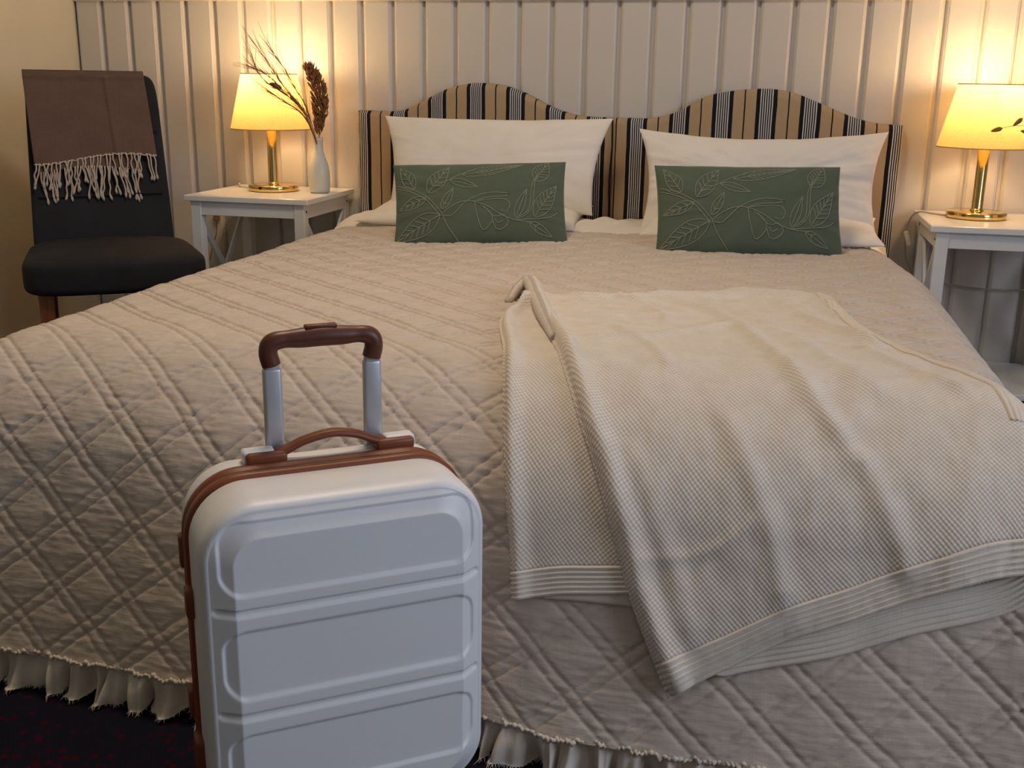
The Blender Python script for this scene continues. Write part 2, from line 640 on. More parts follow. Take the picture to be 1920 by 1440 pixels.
headboard(-0.115, 0.9, 'striped arched headboard behind the plumper left pillow', [(-0.562, 0.864), (-0.50, 0.8625), (-0.43, 0.863), (-0.375, 0.874), (-0.303, 0.910), (-0.228, 0.944), (-0.134, 0.962), (-0.042, 0.954), (0.032, 0.931), (0.115, 0.892), (0.19, 0.866), (0.26, 0.858), (0.331, 0.857)], 1.0)
headboard(0.795, 0.9, 'striped arched headboard nearer the right-hand lamp', [(0.337, 0.857), (0.40, 0.857), (0.47, 0.859), (0.549, 0.882), (0.632, 0.928), (0.715, 0.949), (0.826, 0.958), (0.914, 0.946), (0.998, 0.915), (1.09, 0.879), (1.16, 0.860), (1.21, 0.855), (1.253, 0.853)], 4.0)

# ------------------------------------------------------------------ bed, quilt
BXL, BXR, BY0, BZ = -.432, 1.178, -2.04, .50


def over(t, r, th):
    t = np.maximum(t, 0)
    th = np.radians(th)
    q = np.minimum(t / r, th)
    e = np.maximum(t - r * th, 0)
    return r * np.sin(q) + e * np.cos(th), r * (1 - np.cos(q)) + e * np.sin(th)


def quilt_base(a, s):
    a = np.asarray(a, float)
    s = np.asarray(s, float)
    xr = BXR - .06 * np.exp(-((s - .35) / .35) ** 2)
    db = np.maximum(s + BY0, 0)
    dl = np.maximum(BXL - a, 0)
    dr = np.maximum(a - xr, 0)
    oF, dF = over(db, .25, 68)
    oL, dL = over(dl, .12, 80)
    oR, dR = over(dr, .12, 80)
    X = np.clip(a, BXL, None)
    X = np.where(a > xr, xr, X) - oL + oR
    Y = -np.minimum(s, -BY0) - oF
    Z = BZ - ((dF ** 4) + (dL + dR) ** 4) ** .25
    u = np.clip((a - .375) / .95, -1, 1)
    Z = Z + .018 * (1 - u ** 2) * np.clip(1 - (db / .3), 0, 1)
    # lazy undulation of the cloth, and hanging folds at the foot
    hang = smooth01(db / .35)
    Z = Z + .010 * fbm(a * 2.3 + 3, s * 2.1, 21) * (1 - hang)
    Y = Y - hang * (.018 * fbm(a * 3.1 + 9, s * .8, 31) + .006 * np.sin(a * 9 + 1))
    # the suitcase leans the hem back a little
    Y = Y + hang * .045 * np.exp(-((a - .40) / .13) ** 2) * smooth01((s - 2.3) / .3)
    return X, Y, np.maximum(Z, .05)


def quilt_frame(a, s, h):
    e = 2e-3
    P = np.stack(quilt_base(a, s), -1)
    Pa = np.stack(quilt_base(a + e, s), -1) - np.stack(quilt_base(a - e, s), -1)
    Ps = np.stack(quilt_base(a, s + e), -1) - np.stack(quilt_base(a, s - e), -1)
    N = np.cross(Ps, Pa)
    N /= np.maximum(np.linalg.norm(N, axis=-1, keepdims=True), 1e-9)
    return P + N * np.asarray(h)[..., None]


DA, DS = .132, .113
PPERP = 1 / math.sqrt(1 / DA ** 2 + 1 / DS ** 2)


def quilt_relief(a, s):
    wa = a + .004 * fbm(a * 11, s * 11, 41)
    ws = s + .004 * fbm(a * 11 + 40, s * 11, 42)
    f1 = (wa + .161) / DA + (ws - 2.475) / DS
    f2 = (wa + .161) / DA - (ws - 2.475) / DS
    d1 = np.abs(f1 - np.round(f1)) * PPERP
    d2 = np.abs(f2 - np.round(f2)) * PPERP
    h = 0
    for d in (d1, d2):
        h = h - (.0060 - .0038 * smooth01((s - 1.75) / .5)) * np.exp(-((d - .0095) / (.0027 - .0007 * smooth01((s - 1.75) / .5))) ** 2) + .0008 * np.exp(-(d / .005) ** 2)
    dm = np.minimum(d1, d2)
    puff = np.sqrt(np.clip((dm - .0095) / (PPERP / 2 - .0095), 0, 1))
    h = h + .0026 * puff
    # crinkles drawn in by the stitching, mostly across the bed
    near = np.exp(-((dm - .010) / .014) ** 2)
    h = h + (.0004 + .0008 * near) * 2 * fbm(a * 34, s * 150, 51, 2) + .0004 * 2 * fbm(a * 70 + 9, s * 60, 55, 2)
    return h


S0, S1 = .45, 2.648
a_ax = np.concatenate([np.arange(BXL - .46, BXL - .10, .012), np.arange(BXL - .10, BXR + .10, .0030), np.arange(BXR + .10, BXR + .47, .012)])
s_ax = np.arange(S0, S1 + .0001, .0027)
AA, SS = np.meshgrid(a_ax, s_ax)
HH = quilt_relief(AA, SS) + .012
edge_f = smooth01((SS - S0) / .03)
QP = quilt_frame(AA, SS, HH * (0.4 + .6 * edge_f))
bed_root = empty('double_bed', (.375, -1.05, 0), 0, 'wide double bed made up in white linen under the beige quilt', 'bed')
quilt_root = empty('quilt', (.375, -1.3, 0), 0, 'beige diamond-stitched linen quilt with frayed ruffle hem spread over the bed', 'quilt')
Q0 = np.array([.375, -1.3, 0])
B0 = np.array([.375, -1.05, 0])
grid_mesh('quilted_cloth', QP - Q0, M['quilt'], quilt_root, np.stack([AA, SS], -1), flip=True)

# mattress (white sheet) and frame below
rbox('mattress', Vector((-.47, -2.16, .24)) - Vector(B0), Vector((1.22, -.10, .482)) - Vector(B0), .05, M['white_linen'], bed_root, 4, True)
rbox('bed_base', Vector((-.45, -2.12, .10)) - Vector(B0), Vector((1.20, -.10, .235)) - Vector(B0), .01, M['bed_wood'], bed_root)
for x in (-.40, 1.15):
    for y in (-2.05, -.16):
        rbox('leg', (x - .03 - B0[0], y - .03 - B0[1], 0), (x + .03 - B0[0], y + .03 - B0[1], .10), .004, M['bed_wood'], bed_root)
# rumpled white sheet drawn up to the headboards
na, ns = 220, 60
ga, gs = np.meshgrid(np.linspace(-.56, 1.25, na), np.linspace(.085, .62, ns))
Xb, Yb, Zb = quilt_base(ga, gs)
Zs = Zb + .010 + .022 * fbm(ga * 6, gs * 8, 61) * smooth01((.58 - gs) / .12)
ctr = np.exp(-((ga - .40) / .10) ** 2) * np.exp(-((gs - .36) / .10) ** 2)
Zs = Zs + .020 * ctr + .006 * np.sin((ga + gs * .6) * 90) * ctr
lft = np.exp(-((ga + .40) / .13) ** 2) * np.exp(-((gs - .33) / .16) ** 2)
Zs = Zs + .030 * lft
Zs = np.where(gs > .50, np.minimum(Zs, Zb + .008), Zs)
grid_mesh('top_sheet', np.stack([Xb, Yb, Zs], -1) - B0, M['white_linen'], bed_root, np.stack([ga, gs], -1), flip=True)

# ruffle hem: gathered strip along left side, foot and right side
def ruffle_strip(name, a_s, s_s, n_down, length, seed, head=False):
    """(a_s, s_s): the seam in quilt coordinates"""
    n = len(a_s)
    seam = quilt_frame(a_s, s_s, np.full(n, .010))
    T = np.gradient(seam, axis=0)
    T /= np.linalg.norm(T, axis=1, keepdims=True)
    dist = np.r_[0, np.cumsum(np.linalg.norm(np.diff(seam, axis=0), axis=1))]
    out = np.stack([T[:, 1], -T[:, 0], 0 * dist], -1)
    out /= np.maximum(np.linalg.norm(out, axis=1, keepdims=True), 1e-9)
    ph = dist * 2 * PI / .046 + 4.5 * fbm(dist * 9, dist * 0, seed)
    wave = np.sin(ph) + .45 * np.sin(ph * 2.3 + 1) + .8 * fbm(dist * 30, dist * 0 + 3, seed + 5)
    P = np.zeros((n_down, n, 3))
    uv = np.zeros((n_down, n, 2))
    fray = .007 * vnoise(dist * 420, dist * 0, seed + 8) + .012 * vnoise(dist * 22, dist * 0 + 1, seed + 9)
    for k in range(n_down):
        t = k / (n_down - 1)
        amp = .0015 + .016 * t ** .8
        L = length * t + (fray * t * t)
        P[k] = seam + out * (wave * amp + .012 * t + .004 * np.sin(t * 5 + dist * 40))[:, None] + T * (.012 * t * np.cos(ph * .5))[:, None]
        if head:
            P[k] = seam + np.array([0, 1, 0]) * L[:, None] + np.array([0, 0, 1.0]) * (np.abs(wave) * amp * .5 - .012 * t)[:, None]
        else:
            P[k, :, 2] = np.maximum(seam[:, 2] - L, .004 + .004 * np.abs(wave))
        uv[k, :, 0] = dist
        uv[k, :, 1] = L
    o = grid_mesh(name, P - Q0, M['ruffle'], quilt_root, uv)
    return P, dist, out, T


corner = np.linspace(0, PI / 2, 40)
a_run = np.concatenate([np.full(500, BXL - .455), np.arange(BXL - .455, BXR + .455, .0026), np.full(500, BXR + .455)])
s_run = np.concatenate([np.linspace(S0, S1, 500), np.full(len(a_run) - 1000, S1), np.linspace(S1, S0, 500)])
foot = np.arange(BXL - .10, BXR + .10, .0022)
RP, rdist, rout, rT = ruffle_strip('hem_ruffle', foot, np.full(len(foot), S1 - .004), 14, .068, 71)
for sx, nm in ((BXL - .40, 'side'), (BXR + .40, 'side')):
    ss = np.arange(S0, 2.2, .004)
    if sx > 0:
        ss = ss[::-1]
    ruffle_strip('side_ruffle', np.full(len(ss), sx), ss, 8, .10, 91 + int(sx > 0))
hd = np.arange(BXL - .02, BXR - .02, .003)
ruffle_strip('head_ruffle', hd, np.full(len(hd), S0 + .004), 8, .05, 83, head=True)
# gathered, frayed heading along the seam, and loose threads at the hem
J = Join()
for i in range(0, len(foot) - 4, 3):
    c = RP[0, i] + rout[i] * .003
    r0 = .0028 + .0022 * rng.random()
    pth = [c + np.array([0, 0, .003 * rng.uniform(-1, 1)]), c + rT[i] * .004 + rout[i] * .004 * rng.random() + np.array([0, 0, .004 * rng.uniform(-1, 1)]), c + rT[i] * .008]
    J.add(*tube_data([p - Q0 for p in pth], [r0 * .6, r0, r0 * .6], 5))
g = J.build('gathered_heading', M['ruffle'], quilt_root)
g['kind'] = 'stuff'
J = Join()
for i in range(0, len(foot), 1):
    for q in range(2):
        b0 = RP[-1, i] - Q0
        L = .006 + .010 * rng.random()
        d = np.array([rng.uniform(-.5, .5), -.25 + rng.uniform(-.3, .3), -.8])
        tip = b0 + d * L
        tip[2] = max(tip[2], .002)
        w = np.array([.0007, 0, 0])
        J.add([b0 - w, b0 + w, tip], [(0, 1, 2)])
g = J.build('hem_fringe', M['ruffle'], quilt_root, False)
g['kind'] = 'stuff'

# ------------------------------------------------------------------ pillows and cushions


def pillow_pts(w, h, t, n=70, pinch=.06, seed=0, wr=.006, sag=0.0, taper=0.0, crease=0.0):
    u = np.sin(np.linspace(-PI / 2, PI / 2, n))
    U, V = np.meshgrid(u, u)
    X = w / 2 * U * (1 - pinch * (1 - V ** 2) * np.abs(U) ** 1.5) * (1 + taper * V)
    Z = h / 2 * V * (1 - pinch * 1.1 * (1 - U ** 2) * np.abs(V) ** 1.5)
    prof = (np.clip((1 - U ** 2) * (1 - V ** 2), 0, 1)) ** .42
    Z = Z - sag * (1 - U ** 2) * (.5 + .5 * V)
    wrk = fbm(X * 9 + seed, Z * 12, 100 + seed, 3)
    rad = fbm(np.arctan2(V, U) * 6 + 20, np.hypot(U, V) * 1.5, 140 + seed, 2)
    F = t / 2 * prof + prof ** .5 * (wr * 2 * wrk + crease * 2 * rad * np.hypot(U, V))
    front = np.stack([X, -F, Z], -1)
    back = np.stack([X, t / 2 * prof * .8, Z], -1)
    return front, back, U, V


def pillow(root, fname, w, h, t, mat, xf, **kw):
    """front and back sheets joined into one case mesh; xf: Matrix in root space"""
    f, b, U, V = pillow_pts(w, h, t, **kw)
    n = f.shape[0]
    ii = np.arange(n * n).reshape(n, n)
    VV = np.vstack([f.reshape(-1, 3), b.reshape(-1, 3)])
    R = np.array(xf.to_3x3())
    VV = VV @ R.T + np.array(xf.translation)
    q = np.stack([ii[:-1, :-1], ii[:-1, 1:], ii[1:, 1:], ii[1:, :-1]], -1).reshape(-1, 4)
    F = [tuple(x) for x in q] + [tuple(x[::-1] + n * n) for x in q]
    uv = np.vstack([f[..., [0, 2]].reshape(-1, 2)] * 2)
    o = from_pd(fname, VV, F, mat, root, True, uv)
    bm = bmesh.new()
    bm.from_mesh(o.data)
    bmesh.ops.remove_doubles(bm, verts=bm.verts, dist=1e-5)
    bm.to_mesh(o.data)
    bm.free()
    return f, R, np.array(xf.translation)


def lean(deg, rz=0.0, ry=0.0, loc=(0, 0, 0)):
    return Matrix.Translation(loc) @ Matrix.Rotation(math.radians(rz), 4, 'Z') @ Matrix.Rotation(math.radians(-deg), 4, 'X') @ Matrix.Rotation(math.radians(ry), 4, 'Y')


def flat_pillow(loc, w, d, t, seed, label):
    root = empty('bed_pillow', loc, 0, label, 'pillow', 'white pillows on the bed')
    pillow(root, 'pillowcase', w, d, t, M['white_linen'], lean(84, 0, 0, (0, 0, t * .45)), seed=seed, wr=.004, pinch=.05)
    return root


flat_pillow((-.055, -.335, .512), .70, .36, .10, 3, 'white pillow lying flat under the upright left pillow')
flat_pillow((.84, -.335, .508), .70, .36, .10, 5, 'white pillow lying flat under the upright right pillow')


def up_pillow(loc, w, h, t, tilt, rz, ry, seed, label, **kw):
    root = empty('bed_pillow', loc, 0, label, 'pillow', 'white pillows on the bed')
    f, R, T = pillow(root, 'pillowcase', w, h, t, M['white_linen'], lean(tilt, rz, ry, (0, 0, h / 2 * math.cos(math.radians(tilt)))), seed=seed, **kw)
    return root


up_pillow((-.02, -.275, .560), .72, .315, .13, 20, 0, -.6, 8, 'upright white pillow with smooth face leaning on left headboard', wr=.005, pinch=.07, taper=.06, crease=.004)
up_pillow((.825, -.285, .530), .73, .325, .14, 20, 2, -.5, 13, 'upright white pillow with sagging top edge leaning on right headboard', wr=.009, pinch=.08, sag=.018, taper=.03, crease=.010)

# embroidered motif in cushion space u (0..1 right), v (0..1 up)


def leaf(b, t, w, veins, bend=0.0):
    b, t = np.array(b, float), np.array(t, float)
    d = t - b
    L = np.linalg.norm(d)
    d /= L
    n = np.array([-d[1], d[0]])
    out = []
    for sgn in (1, -1):
        out.append([b + d * L * k + n * sgn * w * math.sin(PI * k ** .8) * (1 - .15 * k) for k in np.linspace(0, 1, 14)])
    out.append([b, b + d * L * .5 + n * bend, b + d * L * .93])
    for i in range(veins):
        k = .22 + .6 * i / max(veins - 1, 1)
        for sgn in (1, -1):
            c = b + d * L * k
            e = b + d * L * min(k + .16, .97) + n * sgn * w * math.sin(PI * min(k + .16, .97) ** .8) * .82
            out.append([c, (c + e) / 2 + d * .004, e])
    return out


def motif():
    C = []
    x = lambda *p: C.append([np.array((a / 100, b / 50)) for a, b in p])  # hundred x fifty drawing grid
    A = 2.0
    def lf(b, t, w, v):
        for c in leaf((b[0], b[1]), (t[0], t[1]), w, v):
            C.append([np.array((q[0] / 100, q[1] / 50)) for q in c])
    # main stems
    x((0, 36), (8, 34), (14, 31), (19, 28), (24, 23), (28, 18), (31, 11), (35, 5), (38, 1))
    x((0, 34.5), (8, 32), (15, 28.5), (20, 25), (25, 19), (28, 16))
    lf((12, 33), (4, 47), 4.2, 4)
    x((12, 33), (9, 32.5), (1, 36.5))
    lf((19, 27), (2, 21), 3.2, 4)
    lf((20, 30), (33, 46), 5.0, 5)
    x((20, 29), (23, 33), (32, 37), (40, 41), (48, 44))
    lf((40, 40), (75, 47), 3.2, 9)
    lf((33, 37), (49, 32.5), 2.4, 0)
    lf((28, 20), (35, 32), 2.6, 1)
    lf((27, 17), (1, 3), 6.0, 6)
    x((28, 17), (33, 21), (40, 24), (46, 24), (54, 21), (62, 16), (70, 13), (80, 12))
    x((28, 17), (33, 16), (38, 20), (42, 24))
    x((41, 23), (48, 27), (57, 29), (67, 28), (62, 26.5), (54, 26), (46, 23.5))
    # bell flower
    x((47, 23.5), (48, 17), (50, 10), (52, 7.5), (55, 10), (57, 14), (55, 18), (50, 22))
    x((48, 24), (56, 25), (64, 25), (67, 22), (65, 18), (61, 19))
    x((57, 13), (59, 8), (63, 8.5), (66, 12), (63, 16), (58, 15), (52, 21))
    x((58, 14), (60, 11.5), (63, 13))
    # right branch
    x((69, 13), (76, 16), (80, 21), (81, 28), (82, 36), (84, 41))
    x((70, 14), (77, 18), (79, 24), (80, 33), (83, 40))
    lf((82, 36), (90, 49), 5.2, 6)
    lf((81, 15), (95, 34), 5.2, 6)
    lf((70, 14), (77, 31), 2.6, 0)
    x((70, 13), (80, 14), (90, 15), (95, 18))
    lf((78, 12), (91, 4), 2.6, 1)
    return C


MOTIF = motif()


def green_cushion(loc, w, h, t, tilt, rz, ry, seed, label):
    root = empty('lumbar_cushion', loc, 0, label, 'cushion', 'green embroidered cushions')
    f, R, T = pillow(root, 'cushion_cover', w, h, t, M['green_velvet'], lean(tilt, rz, ry, (0, 0, h / 2 * math.cos(math.radians(tilt)) - .004)), seed=seed, wr=.003, pinch=.035, crease=.004)
    n = f.shape[0]
    axp = np.linspace(-PI / 2, PI / 2, n)

    def surf(uu, vv):   # uu, vv in -1..1 fraction of width / height
        i = (np.arcsin(np.clip(uu, -.985, .985)) + PI / 2) / PI * (n - 1)
        j = (np.arcsin(np.clip(vv, -.985, .985)) + PI / 2) / PI * (n - 1)
        i0, j0 = int(min(i, n - 2)), int(min(j, n - 2))
        a, b = i - i0, j - j0
        return f[j0, i0] * (1 - a) * (1 - b) + f[j0, i0 + 1] * a * (1 - b) + f[j0 + 1, i0] * (1 - a) * b + f[j0 + 1, i0 + 1] * a * b
    J = Join()
    for c in MOTIF:
        if len(c) < 2:
            continue
        cc = spline(c, max(6, int(len(c) * 2.5)))
        P = [surf(q[0] * 2 - 1, q[1] * 2 - 1) + np.array([0, -.0006, 0]) for q in cc]
        V, F = tube_data(P, .0016, 5)
        J.add([R @ np.asarray(v) + T for v in V], F)
    J.build('embroidery_cord', M['green_cord'], root)
    return root


green_cushion((.052, -.705, .512), .50, .252, .12, 24, 13, -2.0, 23, 'green embroidered cushion in front of the left white pillow')
green_cushion((.805, -.640, .511), .52, .262, .13, 22, 13, -.3, 29, 'green embroidered cushion in front of the right white pillow')

# ------------------------------------------------------------------ knit throw
throw = empty('knit_throw', (.80, -2.1, 0), 0, 'cream moss-stitch knitted throw folded over the foot of the bed', 'blanket')
T0 = np.array([.80, -2.1, 0])


def coons(left, right, top, bot, nu, nv):
    L, R_, T, B = spline(left, nv), spline(right, nv), spline(top, nu), spline(bot, nu)
    u = np.linspace(0, 1, nu)[None, :, None]
    v = np.linspace(0, 1, nv)[:, None, None]
    return ((1 - u) * L[:, None] + u * R_[:, None] + (1 - v) * T[None] + v * B[None]
            - ((1 - u) * (1 - v) * T[0] + u * (1 - v) * T[-1] + (1 - u) * v * B[0] + u * v * B[-1]))


def ridge(A, S, pts, hgt, wid, fade=.12):
    P = spline(pts, 170)
    d2 = np.full(A.shape, 9.0)
    tb = np.zeros(A.shape)
    for k, (pa, ps) in enumerate(P):
        d = (A - pa) ** 2 + (S - ps) ** 2
        m = d < d2
        d2 = np.where(m, d, d2)
        tb = np.where(m, k / 169, tb)
    return hgt * np.exp(-d2 / wid ** 2) * np.clip(tb / fade, 0, 1) * np.clip((1 - tb) / fade, 0, 1)


FOLD = [(.361, 1.496), (.423, 1.704), (.527, 2.022), (.590, 2.175), (.628, 2.250), (.667, 2.335), (.700, 2.425), (.736, 2.50), (.771, 2.565)]
TOPB = [(.361, 1.496), (.438, 1.562), (.537, 1.547), (.694, 1.443), (.826, 1.329), (.918, 1.322), (1.001, 1.366)]
RIGHT = [(1.001, 1.366), (1.045, 1.643), (1.125, 1.86), (1.19, 1.97), (1.235, 2.08), (1.255, 2.20), (1.262, 2.345)]
HEM = [(.771, 2.565), (.830, 2.525), (.929, 2.468), (1.041, 2.418), (1.102, 2.392), (1.180, 2.363), (1.262, 2.345)]


def patch_uv(C):
    nv, nu = C.shape[:2]
    du = np.zeros((nv, nu))
    dv = np.zeros((nv, nu))
    du[:, 1:] = np.cumsum(np.linalg.norm(np.diff(C, axis=1), axis=2), 1)
    dv[1:] = np.cumsum(np.linalg.norm(np.diff(C, axis=0), axis=2), 0)
    return np.stack([du, dv], -1)


def cloth_patch(name, C, H, mat, thick=.005, uvoff=(0, 0), rows=None, flip=True):
    A, S = C[..., 0], C[..., 1]
    P = quilt_frame(A, S, H)
    uv = np.stack([A + uvoff[0], S + uvoff[1]], -1) if rows is None else patch_uv(C)
    o = grid_mesh(name, P - T0, mat, throw, uv, flip=flip)
    sm = o.modifiers.new('thickness', 'SOLIDIFY')
    sm.thickness = thick
    sm.offset = -1
    return o


# top layer
C = coons(FOLD, RIGHT, TOPB, HEM, 240, 300)
A, S = C[..., 0], C[..., 1]
nv, nu = A.shape
uu = np.linspace(0, 1, nu)[None, :] + 0 * A
vv = np.linspace(0, 1, nv)[:, None] + 0 * A
du = np.zeros_like(A)
du[:, 1:] = np.cumsum(np.hypot(np.diff(A, axis=1), np.diff(S, axis=1)), 1)
H = np.full(A.shape, .033)
H += .016 * np.exp(-((du - .022) / .018) ** 2)               # rolled fold at the left
H -= .020 * np.exp(-(du / .006) ** 2)
H += .005 * fbm(A * 9, S * 6, 201) + .003 * fbm(A * 26, S * 14, 203)
tops = smooth01(1 - (vv / .5))
for pts, hg, wd in [([(.70, 1.56), (.80, 1.72), (.86, 1.90), (.93, 2.10), (.985, 2.20), (1.02, 2.25)], .016, .022),
                    ([(.80, 1.60), (.90, 1.80), (.99, 2.02), (1.07, 2.14)], .010, .030),
                    ([(.88, 1.46), (.97, 1.66), (1.06, 1.86)], .012, .026),
                    ([(.50, 1.80), (.60, 1.78), (.72, 1.70)], .007, .022),
                    ([(.55, 1.98), (.65, 1.93), (.74, 1.84), (.82, 1.74)], .008, .020),
                    ([(.47, 1.66), (.56, 1.64), (.66, 1.58)], .008, .020),
                    ([(.62, 1.52), (.74, 1.46), (.86, 1.40)], .010, .022),
                    ([(.80, 2.15), (.88, 2.30), (.92, 2.44)], .010, .025),
                    ([(1.00, 2.20), (1.05, 2.30), (1.08, 2.38)], .008, .022),
                    ([(.68, 2.22), (.75, 2.36), (.80, 2.50)], .007, .022),
                    ([(.46, 1.585), (.55, 1.60), (.64, 1.545)], .010, .013),
                    ([(.56, 1.575), (.64, 1.66), (.70, 1.80)], .009, .014),
                    ([(.70, 1.50), (.82, 1.46), (.95, 1.50), (1.02, 1.62)], .010, .015),
                    ([(.86, 1.38), (.96, 1.44), (1.01, 1.52)], .010, .013),
                    ([(.92, 1.60), (1.00, 1.74), (1.08, 1.88)], .009, .016),
                    ([(.60, 1.86), (.68, 1.98), (.73, 2.10)], .008, .016),
                    ([(1.02, 1.86), (1.10, 2.00), (1.18, 2.10)], .010, .020),
                    ([(.70, 2.38), (.80, 2.36), (.88, 2.30)], .0028, .012)]:
    H += ridge(A, S, pts, hg * .75, wd * .75)
H += .016 * np.exp(-((A - 1.16) / .07) ** 2) * smooth01((vv - .8) / .2)   # lifted hem at the right
H -= .008 * np.exp(-(((1 - vv)) / .012) ** 2) * smooth01((1.0 - A) / .12)
H -= .018 * np.exp(-(((1 - uu)) / .02) ** 2)
H -= .016 * np.exp(-(vv / .01) ** 2)
H = np.maximum(H, .0275)
kb = int(nv * .955)
cloth_patch('top_layer', C[:kb + 1], H[:kb + 1], M['knit'])
# ribbed borders: fine resampled strips with five knitted ridges


def border(name, C, H, i0, i1, axis, ribs=6, flip=True):
    Cb, Hb = (C[i0:i1], H[i0:i1]) if axis == 0 else (np.swapaxes(C[:, i0:i1], 0, 1), H[:, i0:i1].T)
    m = Cb.shape[0]
    n2 = ribs * 8 + 1
    t = np.linspace(0, m - 1, n2)
    k = np.minimum(t.astype(int), m - 2)
    f = (t - k)[:, None, None]
    Cf = Cb[k] * (1 - f) + Cb[k + 1] * f
    f = f[..., 0]
    Hf = Hb[k] * (1 - f) + Hb[k + 1] * f
    Hf = Hf +   .0027 * np.abs(np.sin(np.linspace(0, PI * ribs, n2)))[:, None] - .0004
    return cloth_patch(name, Cf, Hf, M['knit_rib'], flip=flip)


border('hem_border', C, H, kb, nv, 0)
# ribbed border down the right-hand edge
border('side_border', C[:int(nv * .80)], H[:int(nv * .80)] + .0008, nu - 14, nu, 1, 5, flip=False)
# under layer showing below the hem and beside the top right edge
HEM2 = [(.79, 2.50), (.830, 2.527), (.874, 2.518), (.988, 2.485), (1.09, 2.446), (1.193, 2.414), (1.245, 2.38), (1.275, 2.33)]
R2 = [(1.012, 1.40), (1.062, 1.643), (1.150, 1.86), (1.215, 1.975), (1.252, 2.08), (1.27, 2.20), (1.275, 2.33)]
L2 = [(.45, 1.62), (.56, 2.022), (.64, 2.175), (.71, 2.335), (.79, 2.50)]
T2 = [(.45, 1.62), (.60, 1.56), (.75, 1.45), (.90, 1.38), (1.012, 1.40)]
C2 = coons(L2, R2, T2, HEM2, 160, 260)
A2, S2 = C2[..., 0], C2[..., 1]
H2 = np.full(A2.shape, .0215) + .002 * fbm(A2 * 12, S2 * 9, 221)
H2 = np.maximum(H2, .019)
k2 = int(260 * .95)
cloth_patch('under_layer', C2[:k2 + 1], H2[:k2 + 1], M['knit'], .004)
border('under_hem_border', C2, H2, k2, 260, 0)
# left flap, folded back underneath
FL = [(.400, 1.690), (.385, 1.82), (.445, 2.05), (.480, 2.19), (.500, 2.28), (.520, 2.375), (.534, 2.463)]
FR = [(.432, 1.690), (.50, 1.86), (.575, 2.06), (.635, 2.18), (.672, 2.26), (.705, 2.35), (.735, 2.425)]
FT = [(.400, 1.690), (.415, 1.685), (.432, 1.690)]
FB = [(.534, 2.463), (.606, 2.443), (.670, 2.433), (.735, 2.425)]
C3 = coons(FL, FR, FT, FB, 70, 240)
A3, S3 = C3[..., 0], C3[..., 1]
d3 = np.zeros_like(A3)
d3[:, 1:] = np.cumsum(np.hypot(np.diff(A3, axis=1), np.diff(S3, axis=1)), 1)
v3 = np.linspace(0, 1, 240)[:, None] + 0 * A3
H3 = .024 + .012 * np.exp(-((d3 - .014) / .014) ** 2) - .014 * np.exp(-(d3 / .005) ** 2) + .004 * fbm(A3 * 14, S3 * 7, 231)
H3 += .020 * np.exp(-((v3 - .03) / .03) ** 2)
H3 = np.maximum(H3, .0205)
k3 = int(240 * .945)
cloth_patch('folded_flap', C3[:k3 + 1], H3[:k3 + 1], M['knit'], .005, (3.3, 1.7))
border('flap_border', C3, H3, k3, 240, 0)
# the flap's own lower ply peeping out
FB2 = [(.58, 2.452), (.64, 2.447), (.70, 2.446), (.74, 2.447)]
C4 = coons([(.56, 2.36), (.58, 2.452)], [(.72, 2.34), (.74, 2.447)], [(.56, 2.36), (.64, 2.35), (.72, 2.34)], FB2, 40, 20)
cloth_patch('flap_lower_ply', C4, np.full(C4.shape[:2], .0195), M['knit_rib'], .004)
# rolled crest of the fold at the top corner
def on_q(a, s, h):
    return quilt_frame(np.array([a]), np.array([s]), np.array([h]))[0] - T0


crest = spline([on_q(.352, 1.62, .016), on_q(.350, 1.54, .026), on_q(.363, 1.495, .036), on_q(.388, 1.56, .044), on_q(.425, 1.68, .042), on_q(.47, 1.83, .036), on_q(.52, 1.985, .030)], 40)
tube('rolled_fold', crest, np.r_[np.linspace(.008, .016, 12), np.full(16, .017), np.linspace(.017, .008, 12)], M['knit'], throw, 12)

# ------------------------------------------------------------------ suitcase
AZ = math.radians(54)
E1 = np.array([math.sin(AZ), math.cos(AZ), 0])
E2 = np.array([-E1[1], E1[0], 0])
R0 = np.array([.535, -2.5, 0])
CA, CB = -.176, .10                       # local centre in (a, b)
ctr = R0 + CA * E1 + CB * E2
case = empty('suitcase', tuple(ctr), math.atan2(E1[1], E1[0]), 'white hard-shell cabin suitcase with brown trim standing before the bed', 'suitcase')
W, ZB, ZT = .364, .034, .484
HC, ZC = (ZT - ZB), (ZT + ZB) / 2
RC = .072


def half_w(z, W_, H_, r):
    q = np.clip(np.abs(z) - (H_ / 2 - r), 0, r)
    return W_ / 2 - r + np.sqrt(np.clip(r * r - q * q, 0, None))


def rr_sdf(x, z, W_, H_, r):
    qx, qz = np.abs(x) - (W_ / 2 - r), np.abs(z) - (H_ / 2 - r)
    return np.hypot(np.maximum(qx, 0), np.maximum(qz, 0)) + np.minimum(np.maximum(qx, qz), 0) - r


def rr_outline(W_, H_, r, n=160):
    pts = []
    for k in range(4):
        cx = (W_ / 2 - r) * (1 if k in (0, 3) else -1)
        cz = (H_ / 2 - r) * (1 if k in (0, 1) else -1)
        for t in np.linspace(0, PI / 2, 16):
            an = t + k * PI / 2
            pts.append((cx + r * math.cos(an), cz + r * math.sin(an)))
    P = np.array(pts + [pts[0]])
    d = np.r_[0, np.cumsum(np.linalg.norm(np.diff(P, axis=0), axis=1))]
    t = np.linspace(0, d[-1], n, endpoint=False)
    return np.stack([np.interp(t, d, P[:, 0]), np.interp(t, d, P[:, 1])], -1)


def case_ring(off, y, n=160):
    o = rr_outline(W + 2 * off, HC + 2 * off, RC + off, n)
    return np.stack([o[:, 0], np.full(n, y), o[:, 1] + ZC], -1)


